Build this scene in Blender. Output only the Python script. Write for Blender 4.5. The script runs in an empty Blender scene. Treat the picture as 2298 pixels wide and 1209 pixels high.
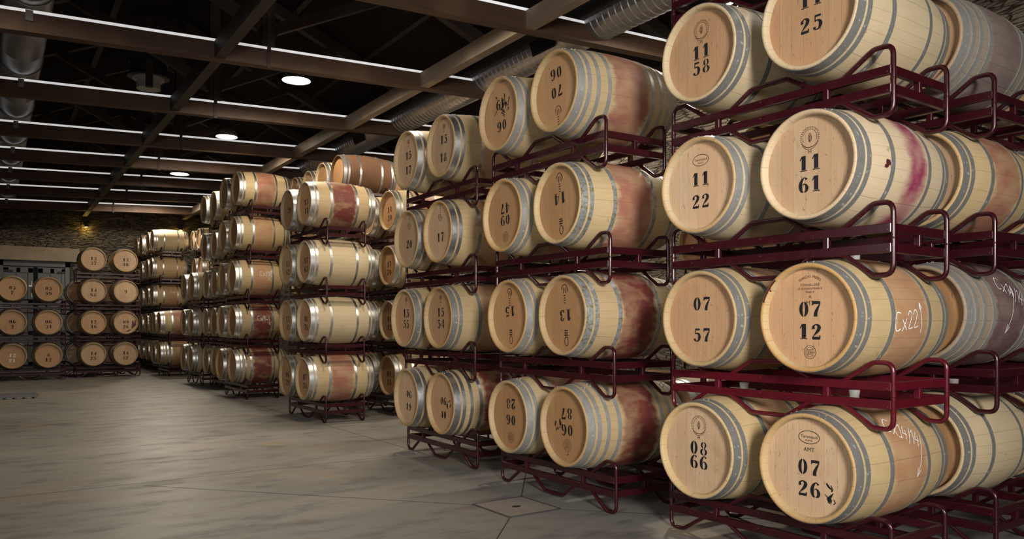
import bpy, bmesh, math, random
from mathutils import Vector, Matrix
C = bpy.context.scene
COL = C.collection
PI = math.pi
R = math.radians
random.seed(7)

# ------------------------------------------------------------------ camera
FPX, YH, CAM_H, YAW = 1762.0, 730.5, 1.326, 34.4
cam = bpy.data.cameras.new('camera')
cam.sensor_width = 36.0
cam.lens = FPX / 2298 * 36.0
cam.shift_y = (YH - 604.5) / 2298
cam.clip_start = 0.05
co = bpy.data.objects.new('camera', cam)
co.location = (0, 0, CAM_H)
co.rotation_euler = (R(90), 0, R(-YAW))
COL.objects.link(co)
C.camera = co

# ------------------------------------------------------------------ world, view, added soft key and fill lights
w = bpy.data.worlds.new('world')
C.world = w
w.use_nodes = True
w.node_tree.nodes['Background'].inputs[0].default_value = (0.75, 0.82, 1.0, 1)
w.node_tree.nodes['Background'].inputs[1].default_value = 0.006
C.view_settings.view_transform = 'Standard'
C.view_settings.look = 'None'
C.view_settings.gamma = 1
C.view_settings.use_curve_mapping = False
C.view_settings.exposure = -0.18
C.cycles.use_denoising = True
C.cycles.max_bounces = 5
C.cycles.diffuse_bounces = 2
C.cycles.sample_clamp_indirect = 4.0


def area(name, loc, aim, sx, sy, power, col=(1, 1, 1), spread=180):
    l = bpy.data.lights.new(name, 'AREA')
    l.shape = 'RECTANGLE'
    l.size, l.size_y = sx, sy
    l.energy = power
    l.spread = R(spread)
    l.color = col
    o = bpy.data.objects.new(name, l)
    o.location = loc
    o.rotation_euler = (Vector(aim) - Vector(loc)).to_track_quat('-Z', 'Y').to_euler()
    COL.objects.link(o)
    return o


area('soft_key', (-.3, -3.8, 3.0), (3.6, 3.3, 1.75), 1.3, 1.6, 122, (1.0, 0.97, 0.94), 62)  # added soft key behind the camera, beamed at the near stacks
area('soft_fill', (-1.9, 0.6, 2.3), (3.6, 3.3, 1.7), 1.3, 1.8, 34, (1.0, 0.97, 0.93), 90)  # added fill at camera left for the near barrel heads
area('side_fill', (-2.3, 5.0, 2.0), (2.5, 7.5, .8), 1.2, 2.2, 20, (0.92, 0.95, 1.0))  # added side fill, the left wall has no opening here

LAMP_COL = (1.0, 0.88, 0.70)
# x, y, z, watts: the row over the aisle, then the row along the right wall, last an unseen one added to light the left floor
LAMPS = [(3.9, 8.02, 5.1, 260), (3.88, 11.8, 5.06, 260), (4.0, 16.55, 5.17, 300), (3.73, 19.9, 4.92, 190), (4.0, 24.9, 5.15, 360),
         (5.85, 3.2, 5.1, 22), (7.2, 6.4, 5.1, 420), (7.6, 10.6, 5.1, 950), (-.5, 8.6, 5.1, 130)]


# ------------------------------------------------------------------ helpers
def link(o, parent=None):
    COL.objects.link(o)
    if parent is not None:
        o.parent = parent
    return o


def obj(name, bm, mat, parent=None, smooth=False):
    me = bm if isinstance(bm, bpy.types.Mesh) else None
    if me is None:
        bmesh.ops.recalc_face_normals(bm, faces=bm.faces)
        me = bpy.data.meshes.new(name)
        bm.to_mesh(me)
        bm.free()
        if smooth:
            for p in me.polygons:
                p.use_smooth = True
    if mat is not None and len(me.materials) == 0:
        for m in (mat if isinstance(mat, (list, tuple)) else [mat]):
            me.materials.append(m)
    return link(bpy.data.objects.new(name, me), parent)


def mesh_of(name, bm, mat, smooth=False):
    bmesh.ops.recalc_face_normals(bm, faces=bm.faces)
    me = bpy.data.meshes.new(name)
    bm.to_mesh(me)
    bm.free()
    if smooth:
        for p in me.polygons:
            p.use_smooth = True
    for m in (mat if isinstance(mat, (list, tuple)) else [mat]):
        me.materials.append(m)
    return me


def tag(o, label, cat, group=None, kind=None):
    o['label'] = label
    o['category'] = cat
    if group:
        o['group'] = group
    if kind:
        o['kind'] = kind
    return o


def thing(name, label, cat, loc, rotz=0, group=None):
    o = link(bpy.data.objects.new(name, None))
    o.location = loc
    o.rotation_euler = (0, 0, rotz)
    return tag(o, label, cat, group)


def structure(o, label=None, cat=None):
    o['kind'] = 'structure'
    if label:
        o['label'] = label
        o['category'] = cat
    return o


def box(bm, c, s, rot=None, mi=0):
    m = Matrix.Translation(c) @ (rot.to_4x4() if rot is not None else Matrix.Identity(4)) @ Matrix.Diagonal((s[0], s[1], s[2], 1))
    r = bmesh.ops.create_cube(bm, size=1, matrix=m)
    for f in {f for v in r['verts'] for f in v.link_faces}:
        f.material_index = mi


def bar(bm, a, b, wdt, hgt, up=(0, 0, 1)):
    a, b = Vector(a), Vector(b)
    d = b - a
    y = d.normalized()
    x = y.cross(Vector(up)).normalized()
    z = x.cross(y)
    rot = Matrix((x, y, z)).transposed()
    box(bm, (a + b) / 2, (wdt, d.length, hgt), rot)


def fillet(pts, rad, closed=False, n=6):
    out = []
    P = [Vector(p) for p in pts]
    m = len(P)
    for i, p in enumerate(P):
        if not closed and i in (0, m - 1):
            out.append(p)
            continue
        a, b = P[i - 1], P[(i + 1) % m]
        u, v = (a - p), (b - p)
        ang = u.angle(v)
        r = rad[i] if isinstance(rad, (list, tuple)) else rad
        t = min(r / math.tan(ang / 2), u.length * .49, v.length * .49)
        s, e = p + u.normalized() * t, p + v.normalized() * t
        for k in range(n + 1):
            f = k / n
            out.append(s.lerp(p, f).lerp(p.lerp(e, f), f))
    return out


def tube(bm, path, r, seg=10, closed=False, cap=True):
    n = len(path)
    rings = []
    ref = None
    for i in range(n):
        if closed:
            t = path[(i + 1) % n] - path[i - 1]
        else:
            t = path[min(i + 1, n - 1)] - path[max(i - 1, 0)]
        t.normalize()
        if ref is None:
            ref = t.orthogonal().normalized()
        else:
            ref = (ref - t * ref.dot(t)).normalized()
        b = t.cross(ref)
        rings.append([bm.verts.new(path[i] + (ref * math.cos(2 * PI * k / seg) + b * math.sin(2 * PI * k / seg)) * r) for k in range(seg)])
    for i in range(n if closed else n - 1):
        A, B = rings[i], rings[(i + 1) % n]
        sh = 0
        if closed and i == n - 1:
            sh = min(range(seg), key=lambda q: (A[0].co - B[q].co).length)
        for k in range(seg):
            bm.faces.new((A[k], A[(k + 1) % seg], B[(k + 1 + sh) % seg], B[(k + sh) % seg]))
    if cap and not closed:
        bm.faces.new(rings[0][::-1])
        bm.faces.new(rings[-1])


def lathe(bm, prof, seg=48, axis='X', mi=0, cap0=False, cap1=False):
    rings = []
    for x, r in prof:
        ring = []
        for k in range(seg):
            a = 2 * PI * k / seg
            if axis == 'X':
                p = (x, r * math.sin(a), r * math.cos(a))
            elif axis == 'Y':
                p = (r * math.sin(a), x, r * math.cos(a))
            else:
                p = (r * math.cos(a), r * math.sin(a), x)
            ring.append(bm.verts.new(p))
        rings.append(ring)
    for i in range(len(rings) - 1):
        for k in range(seg):
            f = bm.faces.new((rings[i][k], rings[i][(k + 1) % seg], rings[i + 1][(k + 1) % seg], rings[i + 1][k]))
            f.material_index = mi
    if cap0:
        bm.faces.new(rings[0])
    if cap1:
        bm.faces.new(rings[-1])


# ------------------------------------------------------------------ node materials
class NT:
    def __init__(self, name, rough=0.6, metal=0.0, spec=0.5):
        self.m = bpy.data.materials.new(name)
        self.m.use_nodes = True
        self.t = self.m.node_tree
        self.b = self.t.nodes['Principled BSDF']
        self.b.inputs['Roughness'].default_value = rough
        self.b.inputs['Metallic'].default_value = metal
        self.b.inputs['Specular IOR Level'].default_value = spec

    def n(self, ty, ins=None, out=0, **props):
        nd = self.t.nodes.new(ty)
        for k, v in props.items():
            setattr(nd, k, v)
        for k, v in (ins or {}).items():
            self.set(nd.inputs[k], v)
        return nd.outputs[out]

    def set(self, sock, v):
        if isinstance(v, bpy.types.NodeSocket):
            self.t.links.new(v, sock)
        else:
            if sock.type == 'RGBA' and len(v) == 3:
                v = (*v, 1)
            sock.default_value = v

    def m_(self, op, a, b=0.0, c=0.0):
        return self.n('ShaderNodeMath', {0: a, 1: b, 2: c}, operation=op)

    def coord(self):
        return self.n('ShaderNodeTexCoord', out=3)

    def sep(self, v):
        nd = self.t.nodes.new('ShaderNodeSeparateXYZ')
        self.t.links.new(v, nd.inputs[0])
        return nd.outputs

    def comb(self, x, y, z):
        return self.n('ShaderNodeCombineXYZ', {0: x, 1: y, 2: z})

    def noise(self, v, scale, detail=4, rough=.55, dist=0.0):
        return self.n('ShaderNodeTexNoise', {'Vector': v, 'Scale': scale, 'Detail': detail, 'Roughness': rough, 'Distortion': dist})

    def ramp(self, f, stops, interp='LINEAR'):
        nd = self.t.nodes.new('ShaderNodeValToRGB')
        self.set(nd.inputs[0], f)
        cr = nd.color_ramp
        cr.interpolation = interp
        while len(cr.elements) < len(stops):
            cr.elements.new(0.5)
        for e, (p, c) in zip(cr.elements, stops):
            e.position = p
            e.color = (*c, 1) if not isinstance(c, float) else (c, c, c, 1)
        return nd.outputs[0]

    def mix(self, f, a, b, mode='MIX'):
        nd = self.t.nodes.new('ShaderNodeMix')
        nd.data_type = 'RGBA'
        nd.blend_type = mode
        self.set(nd.inputs[0], f)
        self.set(nd.inputs[6], a)
        self.set(nd.inputs[7], b)
        return nd.outputs[2]

    def smooth(self, v, lo, hi):
        return self.n('ShaderNodeMapRange', {'Value': v, 'From Min': lo, 'From Max': hi}, interpolation_type='SMOOTHSTEP')

    def white(self, v):
        return self.n('ShaderNodeTexWhiteNoise', {'W': v}, noise_dimensions='1D')

    def color(self, v):
        self.set(self.b.inputs['Base Color'], v)

    def bump(self, h, strength=.3, dist=.01):
        self.set(self.b.inputs['Normal'], self.n('ShaderNodeBump', {'Height': h, 'Strength': strength, 'Distance': dist}))

    def rand(self):
        return self.n('ShaderNodeObjectInfo', out=5)


def mat_staves(name, pale, dark, stain=None, amount=0.0, width=0.185, grey=0.0, cx=0.0, soft=.05):
    m = NT(name, .55, 0, .35)
    c = m.coord()
    s = m.sep(c)
    rnd = m.rand()
    ang = m.m_('ARCTAN2', s[1], s[2])
    sc = m.m_('ADD', m.m_('MULTIPLY_ADD', ang, 27 / (2 * PI), 14.5), m.m_('MULTIPLY', m.m_('SINE', m.m_('MULTIPLY_ADD', ang, 5.0, m.m_('MULTIPLY', rnd, 6.0))), .38))
    idx = m.m_('FLOOR', sc)
    fr = m.m_('FRACT', sc)
    edge = m.m_('ABSOLUTE', m.m_('SUBTRACT', fr, .5))
    joint = m.smooth(edge, .475, .5)
    tint = m.white(m.m_('MULTIPLY_ADD', rnd, 91.0, idx))
    gv = m.comb(m.m_('MULTIPLY', s[0], 3.0), m.m_('MULTIPLY', ang, 24.0), m.m_('MULTIPLY', rnd, 40.0))
    grain = m.noise(gv, 1.6, 6, .65)
    big = m.noise(m.comb(m.m_('MULTIPLY', s[0], 5.0), m.m_('MULTIPLY', ang, 2.5), m.m_('MULTIPLY', rnd, 60.0)), 1.0, 3)
    base = m.mix(m.m_('MULTIPLY_ADD', grain, .9, -.05), dark, pale)
    base = m.mix(m.m_('MULTIPLY', tint, .42), base, [x * .80 for x in pale])
    base = m.mix(m.smooth(big, .48, .75), base, m.mix(.5, base, dark))
    if stain:
        ax = m.m_('ABSOLUTE', m.m_('SUBTRACT', s[0], cx))
        wob = m.m_('MULTIPLY_ADD', m.noise(m.comb(m.m_('MULTIPLY', ang, 3.0), m.m_('MULTIPLY', s[0], 4.0), m.m_('MULTIPLY', rnd, 30.0)), 1.5, 4), .12, -.06)
        mask = m.m_('SUBTRACT', 1.0, m.smooth(m.m_('ADD', ax, wob), width - soft, width + .005))
        var = m.m_('MULTIPLY_ADD', m.smooth(big, .30, .66), .42, .58)
        f = m.n('ShaderNodeClamp', {0: m.m_('MULTIPLY', m.m_('MULTIPLY', mask, var), amount)})
        base = m.mix(f, base, m.mix(m.m_('MULTIPLY', grain, .5), stain, [x * .6 for x in stain]))
    spots = m.smooth(m.noise(c, 16, 2), .70, .76)
    base = m.mix(m.m_('MULTIPLY', spots, .35), base, (.10, .06, .05))
    rim = m.m_('SUBTRACT', 1.0, m.smooth(s[0], -.4745, -.462))
    base = m.mix(m.m_('MULTIPLY', rim, m.m_('MULTIPLY_ADD', m.white(m.m_('MULTIPLY', rnd, 19.0)), .75, .1)), base, (.46, .245, .075))
    if grey:
        base = m.mix(grey, base, (.28, .27, .26))
    base = m.mix(m.m_('MULTIPLY', joint, .42), base, [x * .3 for x in dark])
    base = m.mix(1.0, base, m.mix(rnd, (.86, .86, .86), (1.08, 1.05, 1.0)), 'MULTIPLY')
    m.color(base)
    m.bump(m.m_('SUBTRACT', m.m_('MULTIPLY', grain, .3), joint), .35, .004)
    return m.m


def mat_head(name, pale, dark):
    m = NT(name, .5, 0, .35)
    s = m.sep(m.coord())
    rnd = m.rand()
    wob = m.white(m.m_('MULTIPLY', rnd, 77.0))
    py = m.m_('ADD', m.m_('MULTIPLY', s[1], 13.5), m.m_('MULTIPLY', wob, 1.0))
    idx = m.m_('FLOOR', py)
    edge = m.m_('ABSOLUTE', m.m_('SUBTRACT', m.m_('FRACT', py), .5))
    joint = m.smooth(edge, .485, .5)
    tint = m.white(m.m_('MULTIPLY_ADD', rnd, 53.0, idx))
    off = m.m_('MULTIPLY', m.m_('ADD', idx, m.m_('MULTIPLY', rnd, 20.0)), 3.7)
    gv = m.comb(m.m_('MULTIPLY', s[1], 62.0), m.m_('MULTIPLY', s[2], 5.0), off)
    grain = m.noise(gv, 1.0, 5, .6, .6)
    fl = m.noise(m.comb(m.m_('MULTIPLY', s[1], 95.0), m.m_('MULTIPLY', s[2], 26.0), off), 1.0, 2, .5, 1.2)
    fleck = m.smooth(fl, .66, .72)
    base = m.mix(grain, dark, pale)
    base = m.mix(m.m_('MULTIPLY', tint, .6), base, (pale[0] * .80, pale[1] * .66, pale[2] * .58))
    base = m.mix(m.m_('MULTIPLY', fleck, .7), base, [x * .4 for x in dark])
    cloud = m.noise(m.comb(m.m_('MULTIPLY', s[1], 4.0), m.m_('MULTIPLY', s[2], 3.0), m.m_('MULTIPLY', rnd, 70.0)), 1.2, 4)
    base = m.mix(m.m_('MULTIPLY', m.smooth(cloud, .55, .8), .45), base, (.30, .16, .07))
    base = m.mix(m.m_('MULTIPLY', joint, .6), base, [x * .3 for x in dark])
    base = m.mix(1.0, base, m.mix(rnd, (.85, .83, .80), (1.08, 1.06, 1.04)), 'MULTIPLY')
    m.color(base)
    m.bump(m.m_('SUBTRACT', m.m_('MULTIPLY', grain, .25), m.m_('ADD', joint, m.m_('MULTIPLY', fleck, .3))), .3, .003)
    return m.m


def mat_plain(name, col, rough=.6, metal=0.0, spec=.5, var=0.25, scale=8, bump=0.0):
    m = NT(name, rough, metal, spec)
    n = m.noise(m.coord(), scale, 5)
    m.color(m.mix(n, [x * (1 - var) for x in col], [min(1, x * (1 + var)) for x in col]))
    if bump:
        m.bump(n, bump, .01)
    return m.m


def mat_emit(name, col, strength):
    m = NT(name)
    m.color(col)
    m.set(m.b.inputs['Emission Color'], col)
    m.b.inputs['Emission Strength'].default_value = strength
    return m.m


def mat_hoop(name, col, rough, stain=None, metal=.8):
    m = NT(name, rough, metal, .5)
    c = m.coord()
    s = m.sep(c)
    rnd = m.rand()
    ang = m.m_('ARCTAN2', s[1], s[2])
    n = m.noise(m.comb(m.m_('MULTIPLY', s[0], 30), m.m_('MULTIPLY', ang, 5), m.m_('MULTIPLY', rnd, 50)), 1.4, 6, .7)
    base = m.mix(n, [x * .72 for x in col], [x * 1.15 for x in col])
    base = m.mix(m.m_('MULTIPLY', m.smooth(m.noise(c, 40, 3), .62, .75), .5), base, (.8, .82, .85))
    if stain:
        base = m.mix(m.smooth(m.noise(m.comb(m.m_('MULTIPLY', s[0], 20), m.m_('MULTIPLY', ang, 9), rnd), 1.6, 5), .48, .66), base, stain)
    m.color(base)
    m.set(m.b.inputs['Roughness'], m.m_('MULTIPLY_ADD', n, .25, rough - .1))
    return m.m


def mat_paint(name, col):
    m = NT(name, .25, 0, .5)
    c = m.coord()
    n = m.noise(c, 14, 5, .65)
    chip = m.smooth(m.noise(c, 55, 3), .70, .74)
    base = m.mix(n, [x * .7 for x in col], [x * 1.2 for x in col])
    m.color(m.mix(m.m_('MULTIPLY', chip, .55), base, (.20, .13, .11)))
    m.set(m.b.inputs['Roughness'], m.m_('MULTIPLY_ADD', n, .25, .12))
    return m.m


def mat_timber(name, a, b, axis=0):
    m = NT(name, .6, 0, .35)
    s = m.sep(m.n('ShaderNodeTexCoord', out=3))
    k = [60, 60, 60]
    k[axis] = 2.2
    g = m.noise(m.comb(m.m_('MULTIPLY', s[0], k[0]), m.m_('MULTIPLY', s[1], k[1]), m.m_('MULTIPLY', s[2], k[2])), .5, 6, .65)
    k2 = [2, 2, 2]
    k2[axis] = 70
    saw = m.noise(m.comb(m.m_('MULTIPLY', s[0], k2[0]), m.m_('MULTIPLY', s[1], k2[1]), m.m_('MULTIPLY', s[2], k2[2])), 1.0, 3)
    big = m.noise(m.coord(), 1.3, 4)
    base = m.mix(g, a, b)
    base = m.mix(m.m_('MULTIPLY', saw, .45), base, [x * .5 for x in a])
    base = m.mix(m.smooth(big, .5, .7), base, m.mix(.5, base, [x * 1.3 for x in b]))
    m.color(base)
    m.bump(m.m_('ADD', g, saw), .35, .006)
    return m.m


M = {}
M['oak'] = mat_staves('oak_pale', (.55, .42, .245), (.36, .25, .13))
M['cream'] = mat_staves('oak_cream', (.64, .53, .355), (.45, .35, .21))
M['pink'] = mat_staves('oak_pink_band', (.62, .49, .29), (.42, .30, .15), (.33, .13, .09), .95)
M['magenta'] = mat_staves('oak_magenta_band', (.68, .55, .38), (.52, .40, .25), (.27, .018, .085), 1.0, .13, 0.0, .06, .10)
M['red'] = mat_staves('oak_red_band', (.58, .44, .25), (.38, .26, .13), (.165, .038, .03), 1.1)
M['orange'] = mat_staves('oak_orange_band', (.58, .45, .25), (.40, .28, .14), (.43, .23, .125), .95)
M['maroon'] = mat_staves('oak_maroon_band', (.42, .33, .22), (.28, .2, .13), (.12, .03, .035), 1.1, .20, .25)
M['brown'] = mat_staves('oak_brown', (.34, .22, .10), (.22, .135, .06), (.15, .05, .025), .9)
M['greyed'] = mat_staves('oak_weathered', (.36, .30, .22), (.24, .18, .12), (.16, .09, .08), .9, .2, .25)
M['head'] = mat_head('oak_head', (.57, .375, .218), (.36, .205, .105))
M['head_pale'] = mat_head('oak_head_pale', (.60, .44, .285), (.42, .28, .165))
M['head_dark'] = mat_head('oak_head_dark', (.48, .29, .14), (.33, .18, .08))
M['hoop'] = mat_hoop('galvanised_hoop', (.62, .63, .64), .33, None, .95)
M['hoop_dull'] = mat_hoop('dull_steel_hoop', (.222, .217, .198), .5, None, .35)
M['hoop_zinc'] = mat_hoop('zinc_hoop', (.44, .43, .395), .40, None, .55)
M['hoop_rusty'] = mat_hoop('stained_steel_hoop', (.50, .52, .53), .42, (.30, .28, .12), .7)
M['black'] = mat_plain('stencil_black', (.012, .012, .014), .7, 0, .2)
M['brown'] = mat_plain('burnt_brand_brown', (.10, .05, .025), .8, 0, .2)
M['white_ink'] = mat_plain('stencil_white', (.75, .75, .75), .7, 0, .2)
M['chalk'] = mat_plain('white_chalk', (.82, .80, .78), .9, 0, .1)
M['wine'] = mat_plain('wine_stain_dark', (.075, .014, .018), .5)
M['bung_wood'] = mat_plain('pale_bung_wood', (.36, .27, .14), .6, 0, .3)
M['silicone'] = mat_plain('white_silicone', (.72, .71, .66), .5, 0, .4, .08)
M['maroon_paint'] = mat_paint('maroon_gloss_paint', (.032, .003, .006))
M['red_paint'] = mat_paint('dark_red_gloss_paint', (.085, .0045, .011))
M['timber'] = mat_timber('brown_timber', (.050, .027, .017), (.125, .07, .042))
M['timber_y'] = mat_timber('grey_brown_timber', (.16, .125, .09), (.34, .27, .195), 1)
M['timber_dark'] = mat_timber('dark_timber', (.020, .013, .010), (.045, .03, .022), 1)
M['glow_strip'] = mat_emit('white_strip_glow', (.95, .95, .95), .62)  # emission added so the white beam strip reads bright
M['white_metal'] = mat_plain('white_painted_metal', (.86, .86, .85), .45, 0, .4, .03)
M['duct'] = mat_plain('duct_metal', (.36, .36, .37), .38, .9, .5, .2, 5)
M['rust_strap'] = mat_plain('rusty_dark_strap', (.045, .024, .020), .6, .3)
M['strap'] = mat_plain('hanger_metal', (.20, .19, .18), .45, .85, .5, .3, 14)
M['iron'] = mat_plain('black_iron', (.02, .02, .022), .5, .3)
M['fan_white'] = mat_plain('aged_white_plastic', (.46, .45, .40), .5, 0, .4, .08)
M['door_grey'] = mat_plain('grey_painted_wood', (.115, .12, .125), .5, 0, .4, .12, 6, .1)
M['glow'] = mat_emit('lamp_glow', (1.0, .95, .86), 30)
M['warm_glow'] = mat_emit('warm_lamp_glow', (1.0, .75, .25), 25)


def mat_floor():
    m = NT('polished_concrete', .5, 0, .4)
    c = m.coord()
    s = m.sep(c)
    a = m.noise(c, .45, 5, .6, .4)
    b = m.noise(m.comb(m.m_('MULTIPLY', s[0], 1.0), m.m_('MULTIPLY', s[1], 2.2), 0.0), 1.7, 6, .65)
    d = m.noise(c, 14, 5, .7)
    base = m.mix(a, (.125, .116, .110), (.315, .295, .25))
    base = m.mix(m.m_('MULTIPLY', m.smooth(b, .48, .68), .75), base, (.085, .072, .068))
    base = m.mix(m.m_('MULTIPLY', m.smooth(m.noise(m.n('ShaderNodeMapping', {0: c, 1: (3.3, 7.1, 0)}), .9, 4), .56, .72), .6), base, (.29, .20, .10))
    base = m.mix(m.m_('MULTIPLY', m.smooth(m.noise(m.n('ShaderNodeMapping', {0: c, 1: (13.3, 1.1, 0)}), 1.3, 4), .60, .70), .6), base, (.085, .045, .025))
    base = m.mix(m.m_('MULTIPLY', d, .35), base, (.2, .19, .18))
    base = m.mix(m.m_('MULTIPLY', m.smooth(m.noise(c, 9, 2), .72, .77), .6), base, (.08, .06, .05))
    m.color(base)
    m.set(m.b.inputs['Roughness'], m.m_('MULTIPLY_ADD', b, .35, .32))
    m.bump(d, .08, .004)
    return m.m


def mat_stone():
    m = NT('rough_schist_stone', .85, 0, .25)
    s = m.sep(m.coord())
    h = m.m_('ADD', s[0], s[1])
    wob = m.noise(m.coord(), 1.4, 3)
    v = m.comb(m.m_('MULTIPLY', h, 3.4), 0.0, m.m_('ADD', m.m_('MULTIPLY', s[2], 21.0), m.m_('MULTIPLY', wob, 3.4)))
    vo = m.t.nodes.new('ShaderNodeTexVoronoi')
    vo.feature = 'DISTANCE_TO_EDGE'
    m.set(vo.inputs['Vector'], v)
    vo.inputs['Scale'].default_value = 1.3
    vc = m.t.nodes.new('ShaderNodeTexVoronoi')
    m.set(vc.inputs['Vector'], v)
    vc.inputs['Scale'].default_value = 1.3
    tone = m.sep(vc.outputs['Color'])[0]
    n = m.noise(m.coord(), 11, 7, .7)
    gap = m.smooth(vo.outputs[0], .0, .10)
    base = m.mix(tone, (.09, .072, .052), (.26, .22, .165))
    base = m.mix(m.m_('MULTIPLY', n, .8), base, (.09, .075, .06))
    base = m.mix(gap, (.035, .028, .02), base)
    m.color(base)
    m.bump(m.m_('ADD', m.m_('MULTIPLY', gap, 1.2), m.m_('MULTIPLY', n, 1.0)), .9, .06)
    return m.m


def mat_tiles():
    m = NT('terracotta_roof_tiles', .85, 0, .2)
    s = m.sep(m.coord())
    row = m.n('ShaderNodeTexWave', {'Vector': m.comb(0.0, s[1], 0.0), 'Scale': 1.6, 'Distortion': .3}, out=1)
    fx = m.m_('FRACT', m.m_('MULTIPLY', s[0], 3.0))
    tint = m.white(m.m_('ADD', m.m_('FLOOR', m.m_('MULTIPLY', s[0], 3.0)), m.m_('MULTIPLY', m.m_('FLOOR', m.m_('MULTIPLY', s[1], 5.1)), 31.0)))
    base = m.mix(tint, (.12, .044, .024), (.34, .12, .055))
    base = m.mix(m.smooth(fx, .85, 1.0), base, (.008, .004, .003))
    base = m.mix(m.smooth(row, .0, .35), (.008, .004, .003), base)
    m.color(base)
    m.bump(row, .8, .05)
    return m.m


M['floor'] = mat_floor()
M['joint'] = mat_plain('floor_joint', (.05, .045, .04), .9, 0, .1)
M['stone'] = mat_stone()
M['lintel'] = mat_plain('pale_stone_lintel', (.30, .24, .17), .85, 0, .2, .3, 3, .4)
M['tiles'] = mat_tiles()
M['slab'] = mat_plain('drain_slab', (.25, .215, .18), .7, 0, .3, .25, 9, .2)

# ------------------------------------------------------------------ the hall shell
WX0, WX1, WY0, WY1 = -2.5, 8.7, -6.0, 28.3
RIDGE_X, RIDGE_Z, SLOPE = 3.06, 7.35, .42

bm = bmesh.new()
box(bm, ((WX0 + WX1) / 2, (WY0 + WY1) / 2, -.05), (WX1 - WX0 + .6, WY1 - WY0 + .6, .1))


def strip(bm, a, b, wd=.009):
    a, b = Vector((*a, .0006)), Vector((*b, .0006))
    n = (b - a).normalized().cross(Vector((0, 0, 1))) * wd / 2
    f = bm.faces.new([bm.verts.new(p) for p in (a - n, b - n, b + n, a + n)])
    f.material_index = 1


for a, b in [((-2.5, 7.16), (8.6, 7.35)), ((-2.5, 11.9), (8.6, 12.5)), ((3.85, 7.2), (3.98, 27.5)), ((3.05, 4.95), (1.16, 7.1)),
             ((3.04, 4.47), (1.4, 2.7)), ((3.49, 4.97), (5.2, 7.2)), ((3.5, 4.47), (5.0, 2.9)), ((-2.5, 17.2), (8.6, 17.5))]:
    strip(bm, a, b)
fl = structure(obj('floor', bm, [M['floor'], M['joint']]), 'stained grey concrete floor with thin joints', 'floor')

DXL, DXR, DZ = .62, 2.50, 3.34
bm = bmesh.new()
box(bm, ((WX0 + DXL) / 2, WY1 + .25, 3.0), (DXL - WX0, .5, 6.0))
box(bm, ((WX1 + DXR) / 2, WY1 + .25, 3.0), (WX1 - DXR, .5, 6.0))
box(bm, ((DXL + DXR) / 2, WY1 + .25, (DZ + 6.0) / 2), (DXR - DXL, .5, 6.0 - DZ))
box(bm, (RIDGE_X, WY1 + .25, 6.8), (7, .5, 1.7))
structure(obj('wall_back', bm, M['stone']), 'rough schist end wall above the stacks', 'wall')
bm = bmesh.new()
box(bm, (WX1 + .25, (WY0 + WY1) / 2, 2.6), (.5, WY1 - WY0, 5.2))
structure(obj('wall_right', bm, M['stone']), 'rough stone side wall behind the racks', 'wall')
bm = bmesh.new()
box(bm, (WX0 - .25, (WY0 + WY1) / 2, 2.6), (.5, WY1 - WY0, 5.2))
structure(obj('wall_left', bm, M['stone']), 'rough stone wall on the aisle side', 'wall')

# roof: two pitched slopes of dark terracotta tiles seen from below
bm = bmesh.new()
for sgn in (-1, 1):
    run = 6.3
    a = math.atan(SLOPE)
    ln = run / math.cos(a)
    cx, cz = RIDGE_X + sgn * run / 2, RIDGE_Z - SLOPE * run / 2 + .08
    rot = Matrix.Rotation(sgn * a, 3, 'Y')
    box(bm, (cx, (WY0 + WY1) / 2, cz), (ln, WY1 - WY0 + 1, .1), rot)
structure(obj('ceiling', bm, M['tiles']), 'dark tiled roof slopes above the trusses', 'ceiling')

# ------------------------------------------------------------------ roof timbers, in the roof's own slightly turned frame
HR = Matrix.Rotation(R(-.84), 4, 'Z')


def H(x, y, z):
    return HR @ Vector((x, y, z))


PURL_X = [-.50, 2.435, 5.36, 8.2]
BEAM_Y = [5.0, 7.75, 10.5, 13.47, 16.27, 18.67, 21.07, 23.59, 26.35]
TILT = .0395
BH, BW = .22, .15


def beam_bottom(x):
    return 4.73 + TILT * (x - 2.435)


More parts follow.
